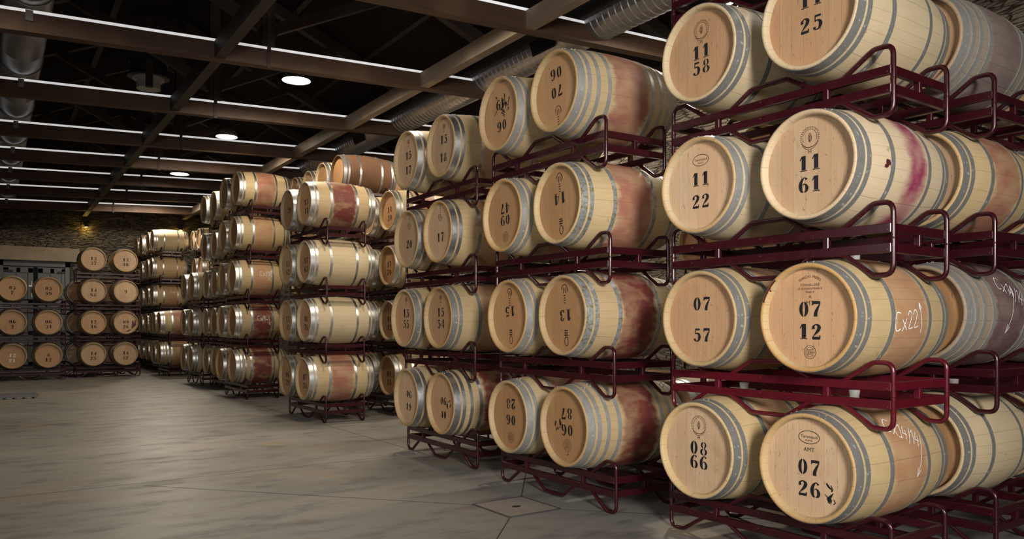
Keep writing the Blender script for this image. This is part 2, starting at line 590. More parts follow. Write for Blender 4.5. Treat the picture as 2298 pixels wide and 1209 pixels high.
ORD = ['first', 'second', 'third', 'fourth', 'fifth', 'sixth', 'seventh', 'eighth', 'ninth', 'tenth']
for i, y in enumerate(BEAM_Y):
    if i == 0:
        continue
    x0, x1 = -2.45, 8.55
    t = thing('roof_truss', 'brown timber roof truss with glowing white strip, %s from the near end' % ORD[i - 1], 'roof truss', H(RIDGE_X, y, beam_bottom(RIDGE_X)), R(-.84), 'timber roof trusses')
    zb = beam_bottom(RIDGE_X)

    def L(x, z, yy=0):
        return Vector((x - RIDGE_X, yy, z - zb))
    bm = bmesh.new()
    bar(bm, L(x0, beam_bottom(x0) + BH / 2), L(x1, beam_bottom(x1) + BH / 2), BW, BH)
    obj('tie_beam', bm, M['timber'] if i % 2 or i > 5 else M['timber'], t)
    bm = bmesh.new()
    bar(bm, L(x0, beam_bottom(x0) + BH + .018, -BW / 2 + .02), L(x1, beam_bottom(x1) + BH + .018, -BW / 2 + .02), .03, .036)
    o = obj('glow_strip', bm, M['glow_strip'], t)
    o['label'] = 'thin white strip along the top edge, made to glow'
    bm = bmesh.new()
    bar(bm, L(RIDGE_X, zb + BH + .03), L(RIDGE_X, RIDGE_Z - .15), .16, .14, (0, 1, 0))
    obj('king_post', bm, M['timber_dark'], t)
    bm = bmesh.new()
    bar(bm, L(RIDGE_X, zb - .03, -BW / 2 - .008), L(RIDGE_X, zb + .75, -BW / 2 - .008), .05, .012, (0, 1, 0))
    o = obj('king_post_strap', bm, M['rust_strap'], t)
    for sgn in (-1, 1):
        bm = bmesh.new()
        xe = RIDGE_X + sgn * 5.45
        bar(bm, L(RIDGE_X, RIDGE_Z - .18), L(xe, RIDGE_Z - .18 - SLOPE * 5.45), .14, .18)
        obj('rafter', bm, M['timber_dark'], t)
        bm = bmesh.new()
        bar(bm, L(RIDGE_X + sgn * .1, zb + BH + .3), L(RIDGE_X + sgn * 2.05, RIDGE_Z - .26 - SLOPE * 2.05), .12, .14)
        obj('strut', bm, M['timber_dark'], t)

for k, x in enumerate(PURL_X):
    if k in (0, 3):
        continue
    zb = beam_bottom(x) + .02
    bm = bmesh.new()
    y0, y1 = 3.0, 27.9
    box(bm, (0, (y1 - y0) / 2, .10), (.13, y1 - y0, .21))
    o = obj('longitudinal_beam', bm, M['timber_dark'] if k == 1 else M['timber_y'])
    o.location = H(x, y0, zb)
    o.rotation_euler = (0, 0, R(-.84))
    tag(o, 'dark lengthwise timber crossing under the trusses, above the aisle' if k == 1 else 'paler lengthwise timber crossing the trusses, beside the ribbed duct', 'beam', 'lengthwise roof timbers')

# long battens under the tiles
for sgn in (-1, 1):
    for q, off in enumerate((1.3, 2.6, 3.9, 5.2)):
        bm = bmesh.new()
        x = RIDGE_X + sgn * off
        z = RIDGE_Z - SLOPE * off - .06
        bar(bm, H(x, 3, z), H(x, 28.0, z), .10, .12)
        side = 'left' if sgn < 0 else 'right'
        tag(obj('roof_batten', bm, M['timber_dark']), 'dark lengthwise roof batten under tiles, %s slope, %s from the ridge' % (side, ORD[q]), 'batten', 'battens under the roof tiles')


# ------------------------------------------------------------------ ducts and roof fan
def duct(name, label, x, z, r, ribbed):
    t = thing(name, label, 'duct', H(x, 3.0, z - r), R(-.84))
    bm = bmesh.new()
    prof = []
    y = 0.0
    if ribbed:
        while y < 24.9:
            prof += [(y, r), (y + .085, r), (y + .095, r + .008), (y + .105, r + .008)]
            y += .115
    else:
        while y < 24.9:
            prof += [(y, r), (y + 1.17, r), (y + 1.18, r + .006), (y + 1.20, r + .006), (y + 1.21, r)]
            y += 1.215
    lathe(bm, prof, 32, 'Y', cap0=True, cap1=True)
    o = obj('duct_pipe', bm, M['duct'], t, smooth=not ribbed)
    o.location = (0, 0, r)
    return t


tl = duct('ventilation_duct', 'smooth round metal ventilation duct lying on the trusses, far left', .36, 5.22, .27, False)
for i, y in enumerate(BEAM_Y[1:]):
    bm = bmesh.new()
    zt = beam_bottom(.36) + BH
    base = 5.22 - .27
    yy = y - 3.0 - BW / 2 - .012
    box(bm, (0, yy, zt - base - .035), (.075, .012, .12))
    ring = [Vector((.278 * math.sin(a), yy, .27 - .278 * math.cos(a))) for a in [R(-125 + k * 250 / 24) for k in range(25)]]
    tube(bm, ring, .008, 6)
    obj('hanger_strap', bm, M['strap'], tl)
tr = duct('ventilation_duct', 'ribbed spiral metal ventilation duct running beside the pale lengthwise timber', 6.42, 5.19, .25, True)
for yy in (5.57, 11.9, 18.2):
    bm = bmesh.new()
    rot = Matrix.Rotation(R(-60), 3, 'Y')
    cdir = Vector((-math.cos(R(-18)), 0, math.sin(R(-18))))
    cc = Vector((0, yy, .25)) + cdir * .262
    z = cdir
    x = Vector((0, 1, 0))
    yv = z.cross(x)
    rot = Matrix((x, yv, z)).transposed()
    box(bm, cc, (.52, .20, .012), rot)
    for k in range(21):
        box(bm, cc + x * (-.24 + k * .024) + z * .010, (.006, .17, .012), rot)
    o = obj('air_grille', bm, M['iron'], tr)
    o['label'] = 'dark slotted air grille'

fx = H(2.24, 14.6, 5.36)
t = thing('roof_fan', 'round white and black exhaust fan hanging under the roof left of centre', 'fan', fx, 0)
bm = bmesh.new()
lathe(bm, [(0, .19), (.13, .19), (.13, .22), (.16, .22), (.16, .25), (.19, .25)], 32, 'Z', cap0=True, cap1=True)
obj('fan_outlet', bm, M['fan_white'], t)
bm = bmesh.new()
lathe(bm, [(.19, .33), (.22, .33), (.22, .29), (.42, .29), (.42, .31), (.45, .31)], 32, 'Z', cap0=True, cap1=True)
o = obj('fan_housing', bm, M['iron'], t)
bm = bmesh.new()
box(bm, (-.06, -.42, .5), (.10, .10, 1.15))
obj('support_post', bm, M['timber_dark'], t)
bm = bmesh.new()
box(bm, (0, 0, .45 + .6), (.04, .04, 1.2))
obj('hanging_rod', bm, M['iron'], t)

# ------------------------------------------------------------------ hanging lamps (each lamp's own light with it, plus an added roof fill)
lamp_shade = bmesh.new()
lathe(lamp_shade, [(0, .215), (.10, .205), (.20, .15), (.27, .08), (.34, .06), (.34, .0)], 32, 'Z')
lathe(lamp_shade, [(0, .212), (.10, .20), (.20, .145), (.265, .07)], 32, 'Z')
lamp_shade_me = mesh_of('lamp_shade', lamp_shade, M['strap'], True)
b2 = bmesh.new()
lathe(b2, [(.035, .207), (.036, .0001)], 32, 'Z')
lens_me = mesh_of('lens', b2, M['glow'])
WHERE = ['nearest, hidden above the frame', 'largest in view, between first and second visible trusses', 'half hidden behind the third visible truss',
         'small, below the fourth visible truss', 'farthest along, above the end stacks', 'above the nearest stacks, by the right wall',
         'second along the right wall', 'third along the right wall', 'unseen, added on the left to light the aisle floor']
for i, (x, y, z, watts) in enumerate(LAMPS):
    p = H(x, y, z)
    t = thing('hanging_lamp', 'round metal hanging lamp, lit, ' + WHERE[i], 'lamp', p, 0, 'hanging lamps under the roof')
    link(bpy.data.objects.new('lamp_shade', lamp_shade_me), t)
    o = link(bpy.data.objects.new('lens', lens_me), t)
    o['label'] = 'glowing white lens'
    bm = bmesh.new()
    rz = RIDGE_Z - SLOPE * abs(p.x - RIDGE_X) - z
    tube(bm, [Vector((0, 0, .33)), Vector((0, 0, rz))], .008, 6)
    obj('cord', bm, M['iron'], t)
    l = bpy.data.lights.new('lamp_light', 'SPOT')
    l.energy = watts
    l.spot_size = R(178)
    l.spot_blend = .22
    l.color = LAMP_COL
    l.shadow_soft_size = .16
    lo = link(bpy.data.objects.new('lamp_light', l), t)
    lo.location = (0, 0, -.10)
    l = bpy.data.lights.new('roof_fill', 'POINT')  # unseen fill above the shade, added to lift the dark roof
    l.energy = 7
    l.color = LAMP_COL
    lo = link(bpy.data.objects.new('roof_fill', l), t)
    lo.location = (0, 0, .48)

for i, (x, z, lab) in enumerate([(2.93, 4.46, 'small yellow wall lamp under the dark lengthwise timber end'), (5.75, 4.55, 'small yellow wall lamp high behind the far bright stack')]):
    t = thing('wall_lamp', lab, 'lamp', (x, WY1 - .10, z), 0, 'wall lamps on the end wall')
    bm = bmesh.new()
    lathe(bm, [(0, .05), (.10, .05), (.10, .0001)], 16, 'Z')
    obj('lamp_body', bm, M['iron'], t)
    bm = bmesh.new()
    lathe(bm, [(-.004, .042), (-.0041, .0001)], 16, 'Z')
    obj('lens', bm, M['warm_glow'], t)
    bm = bmesh.new()
    box(bm, (0, .06, .07), (.03, .10, .03))
    obj('bracket', bm, M['iron'], t)
    l = bpy.data.lights.new('wall_lamp_light', 'POINT')
    l.energy = 4
    l.color = (1, .66, .10)
    l.shadow_soft_size = .04
    lo = link(bpy.data.objects.new('wall_lamp_light', l), t)
    lo.location = (0, -.02, -.05)

# ------------------------------------------------------------------ the grey door and its lintel
bm = bmesh.new()
box(bm, (1.30, WY1 - .03, DZ + .20), (2.9, .16, .42))
structure(obj('trim_1', bm, M['lintel']), 'pale stone lintel over the grey door', 'lintel')
d = link(bpy.data.objects.new('door_1', None))
d.location = ((DXL + DXR) / 2, WY1 + .12, 0)
structure(d, 'grey panelled double door with black hinges behind the stacks', 'door')
hw = (DXR - DXL) / 2
bm = bmesh.new()
box(bm, (-hw + .05, 0, DZ / 2), (.10, .16, DZ))
box(bm, (hw - .07, 0, DZ / 2), (.14, .16, DZ))
box(bm, (0, 0, DZ - .09), (2 * hw, .16, .18))
obj('door_frame', bm, M['door_grey'], d)
for s in (-1, 1):
    bm = bmesh.new()
    cx = s * (hw / 2 - .02)
    lw = hw - .16
    box(bm, (cx, 0, (DZ - .2) / 2 + .01), (lw, .05, DZ - .22))
    for zz, hh in ((.15, .12), (1.1, .12), (2.05, .12), (3.03, .14)):
        box(bm, (cx, -.035, zz), (lw, .03, hh))
    for q in (-1, 0, 1):
        box(bm, (cx + q * (lw / 2 - .07), -.035, 1.6), (.13 if q else .10, .03, 3.0))
    leaf = obj('door_leaf', bm, M['door_grey'], d)
    for zz in (.35, 1.0, 1.9, 2.45, 3.0):
        bm = bmesh.new()
        box(bm, (s * (hw - .22), -.065, zz), (.26, .02, .06))
        obj('hinge', bm, M['iron'], leaf)
    bm = bmesh.new()
    box(bm, (s * .14, -.075, 2.55), (.09, .05, .045))
    box(bm, (s * .10, -.065, 2.45), (.012, .02, .5))
    obj('handle', bm, M['white_metal'], leaf)

# ------------------------------------------------------------------ floor drains
bm = bmesh.new()
box(bm, (0, 0, .002), (.43, .47, .006))
ds = thing('drain_cover', 'square concrete drain cover with a small hole, in floor before the second stack', 'drain cover', (3.27, 4.72, 0))
obj('cover_slab', bm, M['slab'], ds)
bm = bmesh.new()
for k in range(14):
    a = 2 * PI * k / 14
bm2 = [bm.verts.new((.035 * math.cos(2 * PI * k / 14), .028 * math.sin(2 * PI * k / 14), .0056)) for k in range(14)]
bm.faces.new(bm2)
obj('lifting_hole', bm, M['iron'], ds)
bm = bmesh.new()
for s in (-1, 1):
    box(bm, (s * .221, 0, .004), (.012, .49, .008))
    box(bm, (0, s * .241, .004), (.45, .012, .008))
obj('metal_edge', bm, M['strap'], ds)
t = thing('drain_grating', 'low steel grating on the floor at far left, before the door', 'grating', (.32, 17.0, 0))
for s in (-1, 1):
    bm = bmesh.new()
    box(bm, (0, s * .22, .05), (1.3, .04, .05))
    obj('long_bar', bm, M['strap'], t)
bm = bmesh.new()
for k in range(9):
    box(bm, (-.6 + k * .15, 0, .025), (.03, .44, .05))
obj('slats', bm, M['strap'], t)


# ------------------------------------------------------------------ stencil digits, drawn as broad and thin strokes with stencil gaps
def catmull(pts, n=7):
    out = []
    for i in range(len(pts) - 1):
        p0, p1, p2, p3 = pts[max(i - 1, 0)], pts[i], pts[i + 1], pts[min(i + 2, len(pts) - 1)]
        for k in range(n):
            t = k / n
            out.append(tuple(.5 * ((2 * b) + (c - a) * t + (2 * a - 5 * b + 4 * c - d) * t * t + (3 * b - a - 3 * c + d) * t ** 3) for a, b, c, d in zip(p0, p1, p2, p3)))
    out.append(pts[-1])
    return out


def stroke(pts, n=7):
    q = catmull(pts, n) if len(pts) > 2 else [tuple(p) for p in pts]
    quads = []
    prev = None
    for i, (x, y, wd) in enumerate(q):
        a = q[max(i - 1, 0)]
        b = q[min(i + 1, len(q) - 1)]
        dx, dy = b[0] - a[0], b[1] - a[1]
        l = math.hypot(dx, dy) or 1
        wd = wd * 1.22 if wd > .1 else wd
        nx, ny = -dy / l * wd / 2, dx / l * wd / 2
        cur = ((x + nx, y + ny), (x - nx, y - ny))
        if prev:
            quads.append([prev[0], prev[1], cur[1], cur[0]])
        prev = cur
    return quads


def crescent(cx, cy, rx, ry, ix, iy, side, gap=.03, n=12):
    quads = []
    prev = None
    for k in range(n + 1):
        a = -PI / 2 + PI * k / n
        o = (cx + side * max(rx * math.cos(a), gap), cy + ry * math.sin(a))
        i = (cx + side * max(ix * math.cos(a), gap), cy + iy * math.sin(a))
        if prev:
            quads.append([prev[0], prev[1], i, o])
        prev = (o, i)
    return quads


def rect(x0, y0, x1, y1):
    return [[(x0, y0), (x1, y0), (x1, y1), (x0, y1)]]


S6 = stroke([(.50, .84, .14), (.40, .96, .07), (.26, .92, .10), (.12, .66, .17), (.10, .36, .19), (.16, .12, .13), (.27, .03, .07)]) + \
    stroke([(.34, .03, .07), (.48, .12, .13), (.52, .30, .17), (.46, .48, .12), (.34, .57, .07), (.25, .50, .06)])
DIG = {
    '0': crescent(.3, .5, .30, .5, .08, .43, -1) + crescent(.3, .5, .30, .5, .08, .43, 1),
    '1': rect(.17, .08, .44, 1.0) + rect(.08, 0, .54, .055) + [[(.03, .72), (.09, .70), (.18, .86), (.18, 1.0)]],
    '2': stroke([(.13, .66, .16), (.11, .82, .12), (.28, .96, .07), (.47, .84, .17), (.45, .64, .18), (.30, .42, .12), (.14, .24, .07), (.07, .13, .05)]) + stroke([(.04, .07, .13), (.30, .08, .15), (.56, .07, .13)]) + rect(.50, .10, .57, .26),
    '3': stroke([(.12, .74, .15), (.16, .90, .09), (.30, .96, .07), (.45, .86, .15), (.44, .70, .15), (.33, .57, .07)]) + stroke([(.31, .52, .06), (.46, .42, .16), (.49, .24, .18), (.38, .08, .10), (.24, .03, .07), (.13, .09, .11), (.10, .24, .15)]),
    '4': rect(.32, .08, .54, 1.0) + rect(.26, 0, .60, .05) + stroke([(.33, .97, .06), (.03, .34, .07)]) + rect(.0, .26, .31, .33) + rect(.54, .26, .62, .33),
    '5': rect(.12, .56, .18, .98) + rect(.19, .84, .52, .98) + stroke([(.15, .56, .07), (.28, .63, .08), (.46, .52, .15), (.50, .32, .19), (.42, .10, .12), (.26, .03, .07), (.13, .09, .11), (.10, .22, .15)]),
    '6': S6,
    '7': stroke([(.04, .91, .15), (.3, .92, .16), (.56, .91, .14)]) + rect(.03, .74, .10, .90) + stroke([(.53, .82, .07), (.37, .52, .13), (.27, .25, .18), (.26, .01, .19)]),
    '8': crescent(.3, .76, .23, .24, .09, .19, -1) + crescent(.3, .76, .23, .24, .09, .19, 1) + crescent(.3, .26, .29, .26, .11, .21, -1) + crescent(.3, .26, .29, .26, .11, .21, 1),
    '9': [[(.6 - x, 1 - y) for x, y in q] for q in S6],
}


def text_quads(s, cx, cz, h, sp=.24):
    adv = (.6 * 1.12 + sp) * h
    x = cx - (len(s) * adv - sp * h) / 2
    out = []
    for ch in s:
        for q in DIG[ch]:
            out.append([(x + a * h * 1.12, cz - h / 2 + b * h) for a, b in q])
        x += adv
    return out


_fontcache = {}


def font_quads(s, cx, cz, h):
    if s not in _fontcache:
        cu = bpy.data.curves.new('lettering', 'FONT')
        cu.body = s
        cu.resolution_u = 2
        o = bpy.data.objects.new('lettering', cu)
        me = bpy.data.meshes.new_from_object(o)
        _fontcache[s] = [[tuple(me.vertices[v].co[:2]) for v in p.vertices] for p in me.polygons]
        bpy.data.objects.remove(o)
        bpy.data.meshes.remove(me)
        bpy.data.curves.remove(cu)
    q = _fontcache[s]
    xs = [p[0] for f in q for p in f]
    k = h / .7
    mid = (min(xs) + max(xs)) / 2
    return [[(cx + (x - mid) * k, cz - h / 2 + y * k) for x, y in f] for f in q]


def arc_font(s, cx, cz, r, h, a0, a1):
    out = []
    for i, ch in enumerate(s):
        a = a0 + (a1 - a0) * i / max(1, len(s) - 1)
        if ch == ' ':
            continue
        for f in font_quads(ch, 0, 0, h):
            out.append([(cx + (r + y) * math.sin(a) + x * math.cos(a), cz + (r + y) * math.cos(a) - x * math.sin(a)) for x, y in f])
    return out


def ring_q(cx, cz, rx, rz, wd, n=36, a0=0, a1=2 * PI):
    return stroke([(cx + rx * math.sin(a0 + (a1 - a0) * k / n), cz + rz * math.cos(a0 + (a1 - a0) * k / n), wd) for k in range(n + 1)], 1)


def mark_leaf(z=.150):
    q = []
    for k in range(22):
        a = R(-118 + k * 236 / 21)
        q += stroke([(.050 * math.sin(a), z + .050 * math.cos(a), .004), (.059 * math.sin(a), z + .059 * math.cos(a), .004)])
    q += ring_q(0, z, .042, .044, .0025, 24, R(-120), R(120))
    q += stroke([(0, z - .026, .003), (-.010, z - .004, .004), (0, z + .024, .003), (.010, z - .004, .004), (0, z - .026, .003)])
    q += stroke([(0, z - .020, .006), (0, z + .012, .006)])
    q += stroke([(-.050, z - .026, .004), (-.026, z - .047, .005), (0, z - .053, .005), (.026, z - .047, .005), (.050, z - .026, .004)])
    q += stroke([(-.046, z - .038, .003), (-.024, z - .058, .003), (0, z - .064, .003), (.024, z - .058, .003), (.046, z - .038, .003)])
    q += font_quads('M', 0, z - .077, .020)
    return q


def mark_oval(z=.155):
    return ring_q(0, z, .062, .034, .0035) + font_quads('Taransaud', 0, z + .004, .017) + font_quads('FRANCE', 0, z - .017, .008)


def mark_arc(z=.10):
    q = arc_font('FRANCOIS FRERES', 0, z + .02, .10, .014, R(-38), R(38))
    q += font_quads('TONNELLERIE', 0, z + .075, .013) + font_quads('ST ROMAIN FRANCE', 0, z + .055, .011)
    q += font_quads('FRANCE', 0, z + .037, .010) + font_quads('A', 0, z + .012, .018) + font_quads('MT', 0, z - .022, .024)
    return q


def mark_seal(z=-.19, r=.035):
    q = ring_q(0, z, r, r, .003) + ring_q(0, z, r * .72, r * .72, .002)
    for k in range(5):
        q += stroke([(-r * .5, z - r * .4 + k * r * .2, .003), (r * .5, z - r * .4 + k * r * .2, .003)])
    return q


def mark_crown(z=.18, up=1):
    q = ring_q(0, z, .020, .032, .006)
    for k in range(3):
        q += stroke([(-.02, z - up * (.045 + .016 * k), .009), (.02, z - up * (.045 + .016 * k), .009)])
    return q


def mark_bracket(z=-.19):
    q = stroke([(-.030, z + .025, .006), (-.036, z, .008), (-.02, z - .028, .006), (0, z - .034, .006), (.022, z - .026, .006), (.034, z, .008)])
    q += stroke([(-.012, z + .03, .006), (-.010, z - .01, .008)]) + stroke([(.010, z + .032, .006), (.008, z - .012, .008)])
    for k in range(4):
        q += stroke([(-.010, z + .045 + .018 * k, .007), (.010, z + .047 + .018 * k, .007)])
    return q


def mark_scribble(cx, cz, seed, n=12, sp=.05):
    rr = random.Random(seed)
    q = []
    for k in range(n):
        x, y = cx + rr.gauss(0, sp), cz + rr.gauss(0, sp * .8)
        q += stroke([(x, y, .004), (x + rr.uniform(-.02, .02), y + .012, rr.uniform(.005, .013)), (x + rr.uniform(-.03, .03), y + rr.uniform(.02, .05), .004)])
    return q


MARKS = {
    'leaf': mark_leaf, 'oval': mark_oval, 'arc': lambda: mark_arc() + mark_seal(-.185),
    'seal': lambda: mark_seal(.17, .04), 'sealtop': lambda: mark_seal(.19, .026) + font_quads('OAK', 0, .145, .014), 'crown': lambda: mark_crown(.19) + mark_bracket(-.19),
    'bracket': lambda: mark_bracket(.14), 'sealbottom': lambda: mark_seal(.14, .045) + stroke([(-.01, .20, .008), (.01, .21, .008)]),
    'scrib': lambda: mark_scribble(.10, -.03, 5, 8, .022), 'scribbig': lambda: mark_scribble(-.03, -.06, 3, 26, .055),
    'smudge': lambda: mark_scribble(.12, -.165, 4, 5, .014) + mark_scribble(.125, -.11, 8, 3, .008),
    'ovaltext': lambda: mark_oval(.16) + font_quads('AMT', 0, .095, .022),
}

# ------------------------------------------------------------------ barrel meshes: axis along local x, front head at -x
HL, RB, RC = .475, .330, .288          # half length, bilge radius, chime radius
HD = .042                              # head set back from the chime


def rad(x):
    return RB - (RB - RC) * (abs(x) / HL) ** 2


bm = bmesh.new()
prof = [(-HL + HD, RC - .026), (-HL + .012, RC - .023), (-HL, RC - .015), (-HL, RC - .004)]
prof += [(-HL + .004, rad(HL - .004))]
prof += [(-HL + .004 + (2 * HL - .008) * k / 22, rad(-HL + .004 + (2 * HL - .008) * k / 22)) for k in range(1, 23)]
prof += [(HL, RC - .004), (HL, RC - .015), (HL - .012, RC - .023), (HL - HD, RC - .026)]
lathe(bm, prof, 60)
STAVES = bm
bmesh.ops.recalc_face_normals(STAVES, faces=STAVES.faces)
staves_me = {}
for k in ('oak', 'cream', 'pink', 'magenta', 'red', 'orange', 'maroon', 'greyed', 'brown'):
    me = bpy.data.meshes.new('staves_' + k)
    STAVES.to_mesh(me)
    for p in me.polygons:
        p.use_smooth = True
    me.materials.append(M[k])
    staves_me[k] = me
STAVES.free()


def head_mesh(side, mat):
    bm = bmesh.new()
    x = side * (HL - HD)
    lathe(bm, [(x, RC - .0255), (x, .18), (x, .08), (x, .0005)], 48)
    me = mesh_of('head', bm, mat)
    return me


front_me = {k: head_mesh(-1, M[k]) for k in ('head', 'head_pale', 'head_dark')}
back_me = head_mesh(1, M['head'])


def hoop_mesh(x0, x1, mat):
    bm = bmesh.new()
    T = .0025
    n = 3
    out = [(x0 + (x1 - x0) * k / n, rad(x0 + (x1 - x0) * k / n) + T) for k in range(n + 1)]
    pr = [(x0, rad(x0) - .001)] + out + [(x1, rad(x1) - .001)]
    lathe(bm, pr, 60)
    xm = (x0 + x1) / 2
    for a, dx in ((-.06, -.3), (.0, .3), (.06, -.3)):
        xx = xm + dx * (x1 - x0)
        rr = rad(xx) + T
        bmesh.ops.create_uvsphere(bm, u_segments=8, v_segments=5, radius=.0055, matrix=Matrix.Translation((xx, rr * math.sin(a), rr * math.cos(a))))
    bmesh.ops.recalc_face_normals(bm, faces=bm.faces)
    me = bpy.data.meshes.new('hoop')
    bm.to_mesh(me)
    bm.free()
    for p in me.polygons:
        p.use_smooth = True
    me.materials.append(mat)
    try:
        me.set_sharp_from_angle(angle=R(40))
    except Exception:
        pass
    return me


SETS = {6: [(.414, .468), (.366, .397), (.172, .206)], 8: [(.410, .468), (.358, .390), (.285, .315), (.190, .222)], 5: [(.418, .468), (.395, .414), (.17, .20)]}
hoop_me = {}
for mk in ('hoop', 'hoop_dull', 'hoop_rusty', 'hoop_zinc'):
    for st, sp in SETS.items():
        hoop_me[(mk, st)] = [hoop_mesh(-b, -a, M[mk]) for a, b in sp] + [hoop_mesh(a, b, M[mk]) for a, b in sp]
bm = bmesh.new()
lathe(bm, [(RB - .006, .024), (RB + .030, .026), (RB + .058, .030), (RB + .062, .028), (RB + .062, .0001)], 20, 'Z')
bung_me = mesh_of('bung', bm, M['silicone'])
bm = bmesh.new()
lathe(bm, [(RB - .006, .026), (RB + .004, .026), (RB + .006, .022), (RB + .006, .0001)], 20, 'Z')
low_bung_me = mesh_of('bung', bm, M['bung_wood'])


def decal(name, quads, mat, flip=False):
    bm = bmesh.new()
    x = -(HL - HD) - .0012
    for q in quads:
        vs = [bm.verts.new((x, -u, v)) for u, v in q]
        try:
            bm.faces.new(vs)
        except Exception:
            pass
    for f in bm.faces:
        f.normal_update()
        if f.normal.x > 0:
            f.normal_flip()
    me = bpy.data.meshes.new(name)
    bm.to_mesh(me)
    bm.free()
    me.materials.append(mat)
    return me


def chalk_mesh(strokes, ang0, x0, scale, turn=0.0):
    """strokes in (u along the axis, v around the barrel, upward), wrapped on the staves, on the side at local -y"""
    bm = bmesh.new()
    for st in strokes:
        q = catmull([(u, v, 0) for u, v in st], 5) if len(st) > 2 else [tuple(a + (b - a) * g / 12 for a, b in zip(st[0], st[1])) + (0,) for g in range(13)]
        for f in stroke([(u, v, .055) for u, v, _ in q], 1):
            vs = []
            for u, v in f:
                uu = (u * math.cos(turn) - v * math.sin(turn)) * scale
                vv = (u * math.sin(turn) + v * math.cos(turn)) * scale
                x = x0 + uu
                r = rad(x) + .0015
                a = ang0 + vv / RB
                vs.append(bm.verts.new((x, -r * math.cos(a), r * math.sin(a))))
            try:
                bm.faces.new(vs)
            except Exception:
                pass
    return mesh_of('chalk_mark', bm, M['chalk'])


CH_C = [(.55, .95), (.2, 1.0), (.0, .5), (.15, .05), (.5, .12)]
CH_x = [[(.65, .6), (1.05, .0)], [(1.05, .62), (.65, -.02)]]
CH_2 = lambda o: [(o, .75), (o + .2, .98), (o + .38, .75), (o + .05, .08), (o + .45, .08)]
CH_1 = lambda o: [[(o, .75), (o + .2, 1.0)], [(o + .2, 1.0), (o + .2, .0)]]
CH_4 = lambda o: [[(o + .2, 1.0), (o, .4)], [(o, .4), (o + .45, .42)], [(o + .33, .75), (o + .30, .0)]]
CH_8 = [(1.75, .9), (1.45, .95), (1.45, .6), (1.75, .35), (1.6, .02), (1.4, .25), (1.75, .9)]
ARR_UP = lambda o: [[(o, -.35), (o + .02, 1.3)], [(o - .13, .95), (o + .02, 1.3)], [(o + .17, .95), (o + .02, 1.3)]]
ARR_DN = lambda o, l=-1.9: [[(o, .9), (o + .1, -.4), (o + .12, l)], [(o - .12, l + .55), (o + .12, l)], [(o + .3, l + .55), (o + .12, l)]]
CHALK = {
    'cx22': [CH_C] + CH_x + [CH_2(1.2), CH_2(1.75)] + ARR_UP(2.55),
    'cx14': [CH_C] + CH_x + CH_1(1.2) + CH_4(1.55) + [[(2.1, -.2), (2.35, 1.1)]] + CH_1(2.4) + CH_4(2.75) + [[(1.15, -.02), (1.5, .0)]] + ARR_DN(3.35),
    'cx14b': [CH_C] + CH_x + CH_1(1.2) + CH_4(1.55) + [[(2.1, -.2), (2.35, 1.1)]] + CH_1(2.4) + CH_4(2.75) + ARR_DN(1.75, -2.6) + [[(1.55, .2), (1.75, .9)], [(1.95, .2), (1.75, .9)]],
    'cx21': [CH_C] + CH_x + [CH_2(1.2)] + CH_1(1.75) + ARR_UP(2.4) + [CH_2(1.9)] + [[(1.7, -.2), (2.2, -.9)], [(2.2, -.2), (1.7, -.9)]],
    'cx18': [CH_C] + CH_x + [[(1.05, -.1), (1.35, 1.0)]] + [CH_8] + ARR_DN(2.5, -.9) + [[(1.9, .1), (2.0, .4), (2.1, .05), (2.2, .35), (2.3, .05)]],
    'zig': [[(0, .8), (.5, .9), (.2, .2), (.9, .3)], [(1.1, .9), (1.2, .1), (1.6, .8), (1.7, .1)], [(2.0, .6), (2.5, .7), (2.3, .0)]],
}

LR, WR = 1.486, .5525                  # rack length and width between tube centres
TIER = ['bottom tier', 'second tier', 'third tier', 'fourth tier', 'top tier']
TIERN = ['bottom', 'second', 'third', 'fourth', 'fifth']
LOOK = {'oak': 'oak', 'cream': 'pale cream oak', 'pink': 'pink-banded oak', 'magenta': 'magenta-banded oak', 'red': 'dark-red-banded oak', 'orange': 'orange-brown-banded oak', 'maroon': 'maroon-banded grey oak', 'greyed': 'weathered grey oak', 'brown': 'dark brown oak'}


